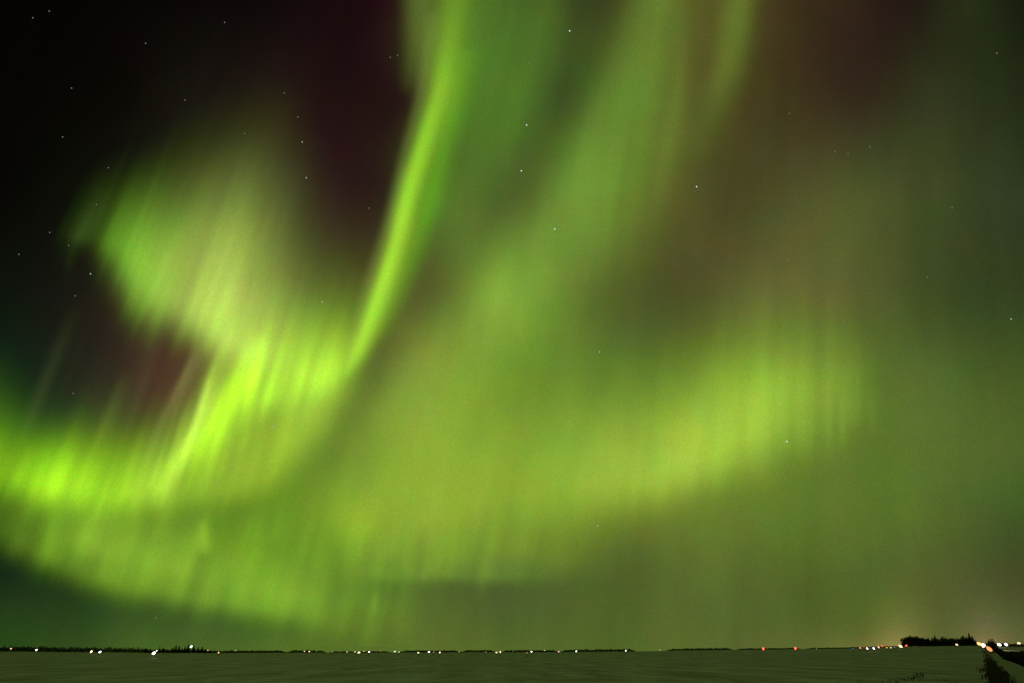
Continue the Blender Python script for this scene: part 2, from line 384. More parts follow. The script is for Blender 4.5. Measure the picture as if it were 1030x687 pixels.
REST = lin((68, 85, 44)) * (0.55 + 0.45 * np.clip(np.sin(EL), 0, 1))[..., None] * (1 + 0.5 * (vnoise(AZ * 3 + 9, EL * 4 + 3, 4) - 0.5))[..., None]
rgb = base * (1 - wgt) + REST * wgt
sky_me, used = grid_mesh('sky', D * SKY_R)
shine(sky_me, rgb.reshape(-1, 3)[used])
sky_me.materials.append(sky_light('night_sky', False))
tag(link('sky', sky_me), kind='structure')

# ---------------------------------------------------------------- aurora displays, each a glowing sheet of its own high over the horizon
gx = np.arange(-150, 1181, 2.5); gy = np.arange(-130, 652, 2.5)
GX, GY = np.meshgrid(gx, gy)
GD = rays(GX, GY)
AUR_M = sky_light('aurora_light', True)
for i, (name, label, strokes) in enumerate(AURORA):
    L = display_light(strokes, GX, GY)
    fade = np.clip((GX + 150) / 60, 0, 1) * np.clip((1180 - GX) / 60, 0, 1) * np.clip((GY + 130) / 50, 0, 1)
    L = np.maximum(L - 0.0022, 0) * fade[..., None]
    lum = L.max(-1)
    c = np.maximum(np.maximum(lum[:-1, :-1], lum[1:, 1:]), np.maximum(lum[:-1, 1:], lum[1:, :-1]))
    me, used = grid_mesh(name, GD * (15000.0 + 700.0 * i), keep=c > 1e-5)
    shine(me, L.reshape(-1, 3)[used])
    me.materials.append(AUR_M)
    tag(link(name, me), label, 'aurora')

# ---------------------------------------------------------------- ground
RIDGE = 900.0
HX = np.array([-400, 0, 60, 110, 160, 210, 330, 450, 560, 630, 700, 780, 850, 910, 950, 985, 1030, 1400], float)
HY = np.array([655.0, 655.0, 655.6, 656.0, 656.4, 656.5, 656.0, 655.8, 655.6, 655.0, 653.8, 653.0, 652.0, 650.4, 649.8, 649.4, 650.6, 651])
_d = rays(HX, HY)
HAZ = np.arctan2(_d[:, 0], _d[:, 1]); HT = _d[:, 2] / np.hypot(_d[:, 0], _d[:, 1])
def smooth(t):
    t = np.clip(t, 0, 1); return t * t * (3 - 2 * t)
def height(x, y):
    x = np.asarray(x, float); y = np.asarray(y, float)
    r = np.hypot(x, y); a = np.arctan2(x, y)
    top = EYE + RIDGE * np.interp(a, HAZ, HT)
    z = top * smooth((r - 200) / (RIDGE - 200))
    z = z - 0.004 * np.maximum(r - 960, 0) * (r < 1e9)
    z = z + 0.15 * (vnoise(x / 27 + 50, y / 17 + 50, 2) - 0.5) * smooth((r - 20) / 60) * (1 - smooth((r - 500) / 300))
    return z
ga = np.radians(np.concatenate([np.arange(-180, -40, 4.0), np.arange(-40, 40, 0.4), np.arange(40, 180.1, 4.0)]))
gr = np.concatenate([[0.0, 4, 10, 18], np.geomspace(25, 900, 90), [905, 915, 935, 970, 1050, 1300, 2000, 4000, 9000, 21000]])
GA, GR = np.meshgrid(ga, gr)
XX = np.sin(GA) * GR; YY = np.cos(GA) * GR
gme, _ = grid_mesh('ground', np.stack([XX, YY, height(XX, YY)], -1)[:, ::-1])

def snow_material():
    m, nt, out = nodes('snowy_field')
    b = nt.nodes.new('ShaderNodeBsdfPrincipled'); b.inputs['Roughness'].default_value = 0.75
    tc = nt.nodes.new('ShaderNodeTexCoord')
    def noise(scale, sx, sy, rot=0.0, detail=6, rough=0.6):
        mp = nt.nodes.new('ShaderNodeMapping'); mp.inputs['Scale'].default_value = (sx, sy, 1); mp.inputs['Rotation'].default_value = (0, 0, rot)
        n = nt.nodes.new('ShaderNodeTexNoise'); n.inputs['Scale'].default_value = scale
        n.inputs['Detail'].default_value = detail; n.inputs['Roughness'].default_value = rough
        nt.links.new(tc.outputs['Object'], mp.inputs['Vector']); nt.links.new(mp.outputs[0], n.inputs['Vector'])
        return n
    drift = noise(0.22, 1, 0.16, 0.3, 6, .75)
    rows = noise(0.9, 0.12, 1.2, 0.12, 4)
    stub = noise(2.6, 1.0, 0.6, 0.0, 8, 0.75)
    r1 = nt.nodes.new('ShaderNodeValToRGB'); r1.color_ramp.elements[0].position = 0.42; r1.color_ramp.elements[1].position = 0.60
    r1.color_ramp.elements[0].color = (*SNOW_LOW, 1); r1.color_ramp.elements[1].color = (*SNOW_HIGH, 1)
    add = nt.nodes.new('ShaderNodeMath'); add.operation = 'MULTIPLY_ADD'; add.inputs[1].default_value = 0.45
    nt.links.new(rows.outputs['Fac'], add.inputs[0])
    h = nt.nodes.new('ShaderNodeMath'); h.operation = 'MULTIPLY'; h.inputs[1].default_value = 0.55
    nt.links.new(drift.outputs['Fac'], h.inputs[0]); nt.links.new(h.outputs[0], add.inputs[2])
    nt.links.new(add.outputs[0], r1.inputs['Fac'])
    r2 = nt.nodes.new('ShaderNodeValToRGB'); r2.color_ramp.elements[0].position = 0.50; r2.color_ramp.elements[1].position = 0.68
    r2.color_ramp.elements[0].color = (0, 0, 0, 1); r2.color_ramp.elements[1].color = (0.75, 0.75, 0.75, 1)
    nt.links.new(stub.outputs['Fac'], r2.inputs['Fac'])
    mx = nt.nodes.new('ShaderNodeMix'); mx.data_type = 'RGBA'
    nt.links.new(r2.outputs['Color'], mx.inputs['Factor']); nt.links.new(r1.outputs['Color'], mx.inputs['A'])
    mx.inputs['B'].default_value = (0.13, 0.10, 0.06, 1)
    nt.links.new(mx.outputs['Result'], b.inputs['Base Color'])
    bp = nt.nodes.new('ShaderNodeBump'); bp.inputs['Strength'].default_value = 0.5; bp.inputs['Distance'].default_value = 0.15
    nt.links.new(rows.outputs['Fac'], bp.inputs['Height']); nt.links.new(bp.outputs[0], b.inputs['Normal'])
    nt.links.new(b.outputs[0], out.inputs[0])
    return m
SNOW_LOW = (0.24, 0.22, 0.23); SNOW_HIGH = (0.80, 0.78, 0.84)
gme.materials.append(snow_material())
tag(link('ground', gme), kind='structure')

def spot(px, d):
    """point of the ground at distance d in the direction of photo column px (columns taken at the horizon)"""
    v = rays(px, 657.0)
    k = d / math.hypot(v[0], v[1])
    x, y = float(v[0] * k), float(v[1] * k)
    return Vector((x, y, float(height(x, y))))
def lift(px, py, d):
    """height over the ground seen at photo height py at distance d"""
    v = rays(px, py)
    return EYE + d * float(v[2] / math.hypot(v[0], v[1])) - spot(px, d).z

# ---------------------------------------------------------------- snow track
SNOW_TRACK = matte('packed_snow', (0.26, 0.25, 0.22), (0.48, 0.48, 0.47), 1.3)
RD = [(18, 1130), (30, 1072), (47, 1036), (62, 1026), (78, 1018), (100, 1013.5), (125, 1010.5), (160, 1007), (205, 1004), (260, 1001), (330, 998), (400, 995.5), (500, 992), (640, 988), (800, 985)]
cs = [spot(x, d) for d, x in RD]
fine = []
for i in range(len(cs) - 1):
    for t in range(6): fine.append(cs[i].lerp(cs[i + 1], t / 6))
fine.append(cs[-1])
vs = []
for i, p in enumerate(fine):
    q = fine[min(i + 1, len(fine) - 1)] - fine[max(i - 1, 0)]; q.z = 0; q.normalize(); s = Vector((q.y, -q.x, 0))
    for k, off in enumerate((-1.75, -1.4, -0.5, 0.5, 1.4, 1.75)):
        w = p + s * off
        vs.append((w.x, w.y, float(height(w.x, w.y)) + (0.005 if k in (0, 5) else 0.07)))
fs = [(6 * i + k, 6 * i + k + 1, 6 * i + 7 + k, 6 * i + 6 + k) for i in range(len(fine) - 1) for k in range(5)]
tag(link('road', mesh('road', vs, fs, SNOW_TRACK)), kind='structure')

# ---------------------------------------------------------------- trees
NEEDLE = matte('spruce_needles', (0.022, 0.035, 0.016), (0.05, 0.07, 0.03), 1.5)
TWIG = matte('bare_twigs', (0.035, 0.028, 0.02), (0.07, 0.055, 0.04), 1.5)
BARK = matte('bark', (0.05, 0.04, 0.03), (0.10, 0.08, 0.06), 4)
STRAW = matte('dead_weeds', (0.05, 0.04, 0.025), (0.11, 0.085, 0.05), 2)

ORD = ['first', 'second', 'third', 'fourth', 'fifth', 'sixth', 'seventh', 'eighth', 'ninth', 'tenth', 'eleventh', 'twelfth',
       'thirteenth', 'fourteenth', 'fifteenth', 'sixteenth', 'seventeenth', 'eighteenth', 'nineteenth', 'twentieth']

def spruce(px, top, d, width, label, group):
    g = spot(px, d); H = max(2.0, lift(px, top, d)); R = width / 2
    root = empty('spruce_tree', g, label, 'tree', group)
    t = MB(); lean = random.uniform(-.02, .02) * H
    t.tube((0, 0, -0.3), (lean, 0, H * 0.95), H * 0.02, 0.03, 7)
    t.build('trunk', BARK, root)
    c = MB(); n = 20
    for i in range(n):
        z = 0.06 + 0.92 * i / (n - 1)
        rr = R * (1 - z) ** 0.75 * random.uniform(.8, 1.15) + 0.12
        for k in range(9):
            a = random.uniform(0, 6.283); r = rr * random.uniform(.6, 1.2)
            ca, sa = math.cos(a), math.sin(a); zz = z * H + random.uniform(-.2, .2)
            w = r * 0.45 + .15; x0 = lean * z
            p = (x0, 0, zz + r * .18)
            c.add([p, (x0 + ca * r * .55 - sa * w, sa * r * .55 + ca * w, zz - r * .1), (x0 + ca * r, sa * r, zz - r * .22 + random.uniform(0, .3)),
                   (x0 + ca * r * .55 + sa * w, sa * r * .55 - ca * w, zz - r * .1), (x0 + ca * r * .6, sa * r * .6, zz - H * .045)],
                  [(0, 1, 2, 3), (0, 4, 2)])
    tip = [(lean - .12, 0, H * .93), (lean + .12, 0, H * .93), (lean, .12, H * .93), (lean, 0, H)]
    c.add(tip, [(0, 1, 3), (1, 2, 3), (2, 0, 3)])
    c.build('crown', NEEDLE, root)
    return root

def clump(c, cx, cy, cz, rx, ry, rz, n, s):
    for _ in range(n):
        while True:
            x, y, z = (random.uniform(-1, 1) for _ in range(3))
            if x * x + y * y + z * z <= 1: break
        p = Vector((cx + x * rx, cy + y * ry, cz + z * rz))
        a = Vector((random.gauss(0, 1), random.gauss(0, 1), random.gauss(0, 1))).normalized() * s * random.uniform(.6, 1.4)
        b = Vector((random.gauss(0, 1), random.gauss(0, 1), random.gauss(0, 1))).normalized() * s * random.uniform(.4, 1.0)
        c.add([p - a, p + b, p + a, p - b], [(0, 1, 2, 3)])

def leafy(name, px, d, H, W, label, cat, group, lobes=7, n=90, s=None, mat=None):
    g = spot(px, d)
    root = empty(name, g, label, cat, group)
    s = s or H * 0.05
    t = MB(); c = MB(); sh = name == 'shrub'
    if not sh: t.tube((0, 0, -.3), (0, 0, H * .45), H * .03, H * .018, 8)
    for i in range(lobes):
        a = 6.283 * i / lobes + random.uniform(-.4, .4); q = random.uniform(.25, .62) if i else 0
        lx, ly = math.cos(a) * W / 2 * q, math.sin(a) * W / 2 * q
        lz = H * random.uniform(.34, .68) if not sh else H * random.uniform(.3, .66)
        if i == 0: lz = H * .68
        t.tube((0, 0, 0 if sh else H * random.uniform(.15, .4)), (lx, ly, lz), H * .012, H * .004, 5)
        clump(c, lx, ly, lz, W * .26, W * .26, H * .32, n, s)
    clump(c, 0, 0, H * .3, W * .42, W * .42, H * .3, n * 2, s)
    t.build('stem' if sh else 'trunk', BARK, root)
    c.build('foliage' if sh else 'crown', mat or TWIG, root)
    return root

# left clump of spruces
SL = [(146.5, 651.8, 4.5), (150.5, 652.2, 4.5), (160, 649.6, 2.0), (163.8, 651.2, 4.8), (168.5, 653.2, 4.5), (173.5, 650.6, 4.5), (176.2, 648.2, 4.4), (179.4, 649.0, 4.6),
      (183.0, 651.6, 4.6), (185.6, 649.4, 4.4), (188.6, 647.6, 5.0), (194.2, 648.6, 5.2), (198.6, 650.6, 4.6), (202.6, 650.0, 5.0), (205.8, 652.6, 4.6), (210, 654, 4.2)]
for i, (x, y, w) in enumerate(SL):
    spruce(x, y, random.uniform(872, 892), w, 'dark spruce in the tree clump on the left horizon, %s from its left end' % ORD[i], 'spruces on the left horizon')
# right shelterbelt: rounded trees first, then spruces
for i, (x, top, w) in enumerate([(913.5, 640.2, 8), (918.5, 638.7, 9), (924, 639.0, 9), (929.5, 640.6, 8.5), (934.5, 642.8, 8)]):
    H = lift(x, top, 800)
    leafy('broad_tree', x, 800 + i * 3, H, w, 'rounded dark tree at the left end of the right-hand shelterbelt, %s from its left end' % ORD[i], 'tree', 'rounded trees of the shelterbelt', n=130, s=.55)
SR = [(931.5, 642.5, 6), (936.3, 640.2, 4.4), (939.8, 642.6, 5.5), (943.3, 638.2, 5.2), (947, 642.4, 5.5), (950.6, 640.8, 5), (954.4, 641.2, 5), (958, 643.0, 5.5), (961.2, 641.2, 4.6), (964.3, 642.0, 5),
      (968, 642.4, 5.5), (971.7, 638.4, 4.8), (975, 640.4, 5), (978.2, 635.8, 5.2), (981.0, 639.0, 4.6), (983.4, 643.5, 4)]
for i, (x, y, w) in enumerate(SR):
    spruce(x, y, random.uniform(790, 815), w, 'dark pointed spruce in the right-hand shelterbelt, %s spruce from its left end' % ORD[i], 'spruces of the shelterbelt')
# the far woods: nobody could count the trees
def wood(x0, x1, h, label, d=905.0, mat=None):
    if x0 == 908: d = 825.0
    c = MB(); x = x0
    while x < x1:
        p = spot(x, d + random.uniform(-6, 12)); e = min(1, (x - x0 + .6) / 5, (x1 - x + .6) / 5)
        hh = h * random.choice([.7, .85, 1, 1, 1.2]) * max(.35, e)
        for q in range(2):
            clump(c, p.x, p.y, p.z + hh * .45, 1.5, 1.8, hh * .58, int(22 + 6 * h + (60 if h > 6 else 0)), .42)
        x += 1.05
    o = c.build('distant_wood', mat or TWIG)
    tag(o, label, 'wood', None, 'stuff')
for a in [(147, 213, 3.4, 'dense dark undergrowth behind the spruce clump on the left horizon'),
          (-12, 151, 4.3, 'low black line of far woods filling the horizon left of the spruce clump'),
          (206, 287, 2.2, 'thin dark line of far woods just right of the left spruce clump'),
          (290, 327, 2.4, 'short dark stretch of far woods left of the big warm light'),
          (333, 392, 1.3, 'very low scrubby woods around the big warm light'),
          (403, 463, 1.9, 'low dark woods among the warm lights left of centre'),
          (465, 498, 2.2, 'dark bit of far woods left of the close pair of warm lights'),
          (506, 561, 2.2, 'dark stretch of far woods right of the close pair of warm lights'),
          (565, 638, 2.5, 'long thin dark strip of far woods right of centre between two white lights'),
          (672, 737, 1.9, 'faint strip of far woods left of the first red light'),
          (742, 806, 1.3, 'faint strip of far woods between the two red lights'),
          (812, 907, 1.1, 'faint low woods behind the row of coloured lights'),
          (908, 984, 6.2, 'dense dark thicket filling the right-hand shelterbelt between its trees'),
          (984, 1060, 2.6, 'low dark woods at the far right horizon behind the floodlights')]:
    wood(a[0], a[1], a[2], a[3])

# ---------------------------------------------------------------- roadside shrubs, weeds
leafy('broad_tree', 998.6, 430, lift(998.6, 641.6, 430), 4.9, 'round dark tree standing alone beside the road, right of the car headlights', 'tree', None, lobes=7, n=150, s=.26)
HEDGE = [(430, 1003.5, 2.6, 3.2), (370, 1006.5, 2.3, 3.0), (310, 1009.5, 2.1, 3.0), (262, 1012.5, 2.0, 2.8), (226, 1016, 2.0, 2.8), (196, 1020, 2.1, 2.6), (172, 1024, 2.0, 2.6), (150, 1028, 2.1, 2.5), (132, 1032.5, 2.1, 2.4), (117, 1037.5, 2.1, 2.4), (103, 1044, 2.1, 2.4), (91, 1052, 2.1, 2.4)]
for i, (d, x, h, w) in enumerate(HEDGE):
    leafy('shrub', x, d, h, w, 'dark dense shrub in the roadside hedge at the right edge, %s from its far end' % ORD[i], 'shrub', 'shrubs of the roadside hedge', lobes=6, n=200, s=.15)
BACK = [(300, 1017, 1.9, 3.2), (240, 1024, 1.9, 3.2), (200, 1031, 1.9, 3.0), (165, 1037, 1.9, 2.8), (140, 1043, 1.9, 2.8)]
for i, (d, x, h, w) in enumerate(BACK):
    leafy('shrub', x, d, h, w, 'lower dark shrub in the back row behind the roadside hedge, %s from its far end' % ORD[i], 'shrub', 'shrubs behind the roadside hedge', lobes=6, n=200, s=.16)

def weeds(name, label, patches, per, mat=STRAW):
    m = MB()
    for (px, py, hw, n, hh) in patches:
        d = EYE * 830 / max(py - 657.0, 1.2) / math.cos(math.atan((px - 515) / 830)) * 0.96
        for _ in range(int(n * per)):
            q = spot(px + random.gauss(0, hw * .6), d * (1 + random.gauss(0, .07)))
            h = hh * random.uniform(.35, 1.1); a = random.uniform(0, 6.283); w = random.uniform(.012, .035) * (1 + d / 90)
            ln = random.uniform(0, .35) * h; b = random.uniform(0, 6.283)
            dx, dy = math.cos(a) * w, math.sin(a) * w; lx, ly = math.cos(b) * ln, math.sin(b) * ln
            m.add([(q.x - dx, q.y - dy, q.z - .03), (q.x + dx, q.y + dy, q.z - .03), (q.x + dx * .8 + lx * .5, q.y + dy * .8 + ly * .5, q.z + h * .6), (q.x + lx, q.y + ly, q.z + h),
                   (q.x - dx * .8 + lx * .5, q.y - dy * .8 + ly * .5, q.z + h * .6)], [(0, 1, 2, 3, 4)])
    return tag(m.build(name, mat), label, 'weeds', None, 'stuff')
lane = []
for k in range(34):
    t = k / 33; py = 692 - 33 * t ** 0.8
    cx = 991 + (py - 658) ** 1.0 * .42
    lane.append((cx + random.uniform(-2, 2), py, 2.6 + (py - 657) * .24, random.uniform(16, 60), .38))
weeds('ditch_weeds', 'dark strip of dead weeds along the ditch left of the snowy track', lane, 3.2)
weeds('field_weeds', 'patch of dark dead weeds poking through the snow near the lower right, left of the ditch', [(897, 681, 12, 30, .10), (908, 679, 12, 34, .10), (916, 677.5, 9, 30, .12), (923, 675.5, 5, 34, .15), (882, 685, 14, 34, .10), (955, 683, 12, 20, .10), (986, 672, 6, 50, .22), (850, 683, 16, 16, .09), (940, 674, 12, 14, .10)], 1.2)

# ---------------------------------------------------------------- lamps on the horizon
STEEL = matte('galvanised_steel', (0.28, 0.29, 0.3), (0.4, 0.41, 0.42), 6, 0.5, 0.6)
WOODP = matte('pole_wood', (0.10, 0.07, 0.05), (0.17, 0.13, 0.09), 5)
HUE = {'white': (1.0, 0.97, 0.84), 'warm': (1.0, 0.78, 0.42), 'amber': (1.0, 0.50, 0.16), 'red': (1.0, 0.07, 0.03), 'pink': (1.0, 0.36, 0.30),
       'blue': (0.10, 0.16, 0.42), 'yellow': (0.95, 0.80, 0.12), 'green': (0.62, 0.85, 0.42), 'violet': (.36, .30, .55), 'orange': (1.0, .33, .12)}
# px, py, size in photo units, strength, hue, tilt, label
LAMPS = [
 (10, 652.0, 1.05, 2.2, 'amber', .6, 'amber lamp at the far left end of the horizon'),
 (36, 653.3, 1.15, 6, 'white', .75, 'white lamp standing alone against the black woods, second from the left'),
 (91.5, 655.0, 1.6, 4, 'warm', 1.0, 'larger warm left lamp of the bright pair in front of the black woods'),
 (100.3, 655.4, 1.35, 9, 'white', .6, 'smaller right lamp of the bright pair in front of the black woods'),
 (154.6, 656.6, 2.1, 16, 'white', .5, 'brightest white floodlight on the left, at the foot of the spruce clump'),
 (157.2, 654.2, .8, 6, 'white', 1.0, 'small white spike of glare added just above the brightest left floodlight'),  # no lamp of its own: added ball imitating the floodlight's spike of glare
 (191.4, 650.0, 1.45, 10, 'white', .8, 'white lamp shining high up among the tallest spruces on the left'),
 (208.7, 653.6, .8, 1.4, 'warm', .4, 'dim lamp at the right end of the left spruce clump'),
 (219.7, 656.0, 1.05, 2.6, 'amber', .8, 'amber lamp on the snow just right of the left spruce clump'),
 (236.4, 653.8, .75, 1.3, 'amber', .0, 'dim orange lamp over the thin woods right of the spruce clump'),
 (306, 654.7, .8, 2.0, 'warm', .0, 'dim left lamp of a small close pair left of the big warm light'),
 (310.9, 654.9, .9, 2.6, 'warm', .0, 'brighter right lamp of a small close pair left of the big warm light'),
 (318.4, 654.4, .6, .9, 'green', .0, 'very faint lamp just right of the small pair over the short woods'),
 (333.9, 655.2, .6, 1.0, 'green', .0, 'very faint lamp midway between the small pair and the big warm light'),
 (348.9, 655.2, .8, 1.9, 'warm', .0, 'dim warm lamp a little left of the big warm light'),
 (357.0, 655.2, .9, 2, 'warm', .0, 'small warm lamp touching the left side of the big warm light'),
 (360.9, 655.9, 2.0, 1.7, 'warm', .1, 'big warm floodlight, the largest light on the left centre horizon'),
 (366.0, 654.7, .75, 2, 'amber', .0, 'small amber lamp touching the right side of the big warm light'),
 (371.1, 655.2, 1.1, 4.5, 'white', .0, 'clear white lamp just right of the big warm light'),
 (382.7, 654.4, .65, 1.1, 'amber', .0, 'faint amber lamp alone right of the big warm light'),
 (397, 654.9, 1.0, 2.6, 'white', .0, 'left lamp of a pale pair over bare snow left of centre'),
 (401.4, 655.4, .85, 1.7, 'green', .0, 'dimmer greenish right lamp of a pale pair left of centre'),
 (420.7, 656.1, 1.25, 2.4, 'warm', .0, 'bright warm lamp alone between the pale pair and the string of three'),
 (431.4, 655.3, 1.25, 6, 'white', .0, 'bright white lamp, first of a string of three left of centre'),
 (436.3, 655.4, .8, 1.1, 'pink', .0, 'dim reddish lamp, second of a string of three left of centre'),
 (442.4, 655.9, 1.0, 3, 'white', 1.5, 'pale lamp, third of a string of three left of centre'),
 (461.7, 655.1, .7, 1.0, 'warm', .0, 'faint lamp over a gap in the woods left of centre'),
 (488.5, 655.5, .75, .9, 'pink', .0, 'faint reddish lamp left of the close pair near the centre'),
 (499.3, 655.9, 1.2, 2.4, 'warm', .0, 'left lamp of the close bright pair near the centre'),
 (503.2, 655.4, 1.2, 2.4, 'warm', 1.3, 'right lamp of the close bright pair near the centre'),
 (516, 654.2, .55, .9, 'green', .0, 'very faint lamp right of the close bright pair near the centre'),
 (530.1, 656.2, .7, 1.3, 'amber', .0, 'dim amber lamp beside a brighter white one, just right of centre'),
 (534.6, 655.0, 1.1, 4.5, 'white', .0, 'bright white lamp with a dim amber one at its left, just right of centre'),
 (547.7, 653.8, .8, 1.5, 'green', .0, 'dim pale lamp over woods between a white and a pinkish lamp'),
 (562, 655.0, 1.0, 2.6, 'pink', .0, 'pinkish lamp at the left end of the long strip of woods'),
 (579.7, 654.7, 1.1, 4.2, 'white', 1.4, 'white lamp against the long strip of woods right of centre'),
 (629.6, 654.1, 1.05, 3.4, 'white', 1.4, 'white lamp alone at the right end of the long strip of woods'),
 (663.9, 653.4, .75, 1.3, 'green', .0, 'dim greenish lamp alone on bare horizon right of centre'),
 (821.9, 652.4, .65, .8, 'green', .0, 'faint lamp right of the second red light'),
 (858.6, 652.0, 1.5, .55, 'blue', .0, 'dim blue lamp at the left end of the row of coloured lights'),
 (866.0, 651.3, 1.1, 1.7, 'pink', -.5, 'pink lamp, second in the row of coloured lights'),
 (869.7, 651.0, .9, .45, 'red', .0, 'dark red lamp, third in the row of coloured lights'),
 (873.0, 651.8, 1.25, 5, 'white', -.8, 'white lamp, fourth in the row of coloured lights'),
 (876.3, 651.3, 1.0, .8, 'blue', .0, 'dark blue lamp between two white ones in the row of coloured lights'),
 (879.6, 651.7, 1.3, 6, 'white', -.9, 'white lamp right of the dark blue one in the row of coloured lights'),
 (884.7, 650.6, 1.3, 2.6, 'pink', -.8, 'pink lamp at the left of a bright red one in the row of coloured lights'),
 (888.4, 649.4, 1.3, 2.0, 'red', -.7, 'bright red lamp, highest in the row of coloured lights'),
 (892.8, 651.0, 1.0, 1.2, 'yellow', .0, 'yellow lamp in the row of coloured lights'),
 (897.0, 651.0, 1.0, 1.5, 'warm', .0, 'pale cream lamp right of the yellow one in the row of coloured lights'),
 (900.5, 650.4, 1.0, .7, 'violet', .0, 'dim violet lamp beside the big cream floodlight'),
 (907.0, 649.6, 2.4, 2.4, 'warm', -.6, 'big cream floodlight at the left foot of the right-hand shelterbelt'),
 (912.8, 649.0, 1.6, 2.4, 'red', .5, 'red lamp touching the right side of the big cream floodlight'),
 (964.0, 648.0, 1.6, 1.5, 'warm', -.4, 'yellowish lamp in front of the middle of the right-hand shelterbelt'),
 (986.8, 647.2, 2.8, 2.2, 'amber', -.5, 'amber lamp on a pole at the right end of the shelterbelt, above the car headlights'),
 (991.8, 649.6, 4.4, 2.6, 'warm', -.75, 'largest warm ball of headlight glare, added beside the snowy track at the top of the ditch'),  # added glowing ball that widens the headlights into a large flare
 (996.0, 652.4, 3.8, 1.4, 'orange', -.75, 'orange fringe of headlight glare, added at the lower right of the largest warm glare ball'),  # added glowing ball imitating the orange surround of the headlight flare
 (1006.8, 648.0, 2.2, 8, 'white', -.35, 'left one of two white floodlights behind the roadside hedge'),
 (1013.8, 647.9, 2.0, 6, 'white', -.6, 'right one of two white floodlights behind the roadside hedge'),
 (1027, 646.6, 1.9, 1.8, 'warm', -.15, 'cream floodlight at the far right edge of the horizon'),
]
GLOW = {}
def glow_for(hue, s):
    k = (hue, s)
    if k not in GLOW: GLOW[k] = glow('lamp_glow_%s' % hue, HUE[hue], s)
    return GLOW[k]
def yard_lamp(px, py, size, s, hue, tilt, label, d=None, name='yard_lamp', group='lamps along the horizon'):
    d = d or 690.0
    g = spot(px, d); u = d / 830.0
    h = lift(px, py, d)
    while h < 1.6 and d > 150:
        d -= 20; g = spot(px, d); h = lift(px, py, d); u = d / 830.0
    root = empty(name, g, label, 'lamp', group)
    root.rotation_euler.z = -math.atan2(g.x, g.y)
    r = size * u * .5
    m = MB(); m.tube((0, r * .9 + .2, -.3), (0, r * .9 + .2, h + r * .6), .13, .08, 8); m.build('pole', WOODP, root)
    m = MB(); m.tube((0, r * .9 + .2, h + r * .5), (0, r * .5, h + r * .5), .06, .05, 6); m.build('arm', STEEL, root)
    m = MB(); m.ball((0, r * .62, h), r * 1.0, r * .35, r * .62, tilt, 12, 8); m.build('lamp_head', STEEL, root, True)
    m = MB(); m.ball((0, 0, h), r * 1.3, r * .6, r * .78, tilt, 12, 8); m.build('lamp_glass', glow_for(hue, s), root, True)  # ball oversized, stretched and tilted to imitate bloom and slanted glare
    return root
for a in LAMPS:
    yard_lamp(*a, d=640.0 if a[0] > 1000 else None)

def beacon(px, py, label):
    """red warning lamp on a slim lattice mast"""
    d = 720.0; g = spot(px, d); h = lift(px, py, d)
    root = empty('warning_beacon', g, label, 'beacon', 'red warning beacons')
    m = MB()
    for k in range(3):
        a = 2.094 * k; m.tube((math.cos(a) * .3, math.sin(a) * .3, -.2), (math.cos(a) * .15, math.sin(a) * .15, h - .5), .04, .03, 5)
    for i in range(6):
        z0, z1 = h * i / 6, h * (i + 1) / 6 - .1
        for k in range(3):
            a, b = 2.094 * k, 2.094 * (k + 1); m.tube((math.cos(a) * .25, math.sin(a) * .25, z0), (math.cos(b) * .22, math.sin(b) * .22, min(z1, h - .5)), .02, .02, 4)
    m.build('mast', STEEL, root)
    m = MB(); m.tube((0, 0, h - .75), (0, 0, h - .5), .3, .35, 10); m.build('lamp_base', STEEL, root)
    m = MB(); m.ball((0, 0, h), .72, .72, 1.05, 0, 12, 8); m.build('lamp_glass', glow_for('red_beacon', 3.0), root, True)
HUE['red_beacon'] = (1.0, .13, .05)
beacon(768.3, 652.2, 'bright red beacon on the right-hand horizon, left one of two')
beacon(800.6, 651.8, 'smaller red beacon on the right-hand horizon, right one of two')

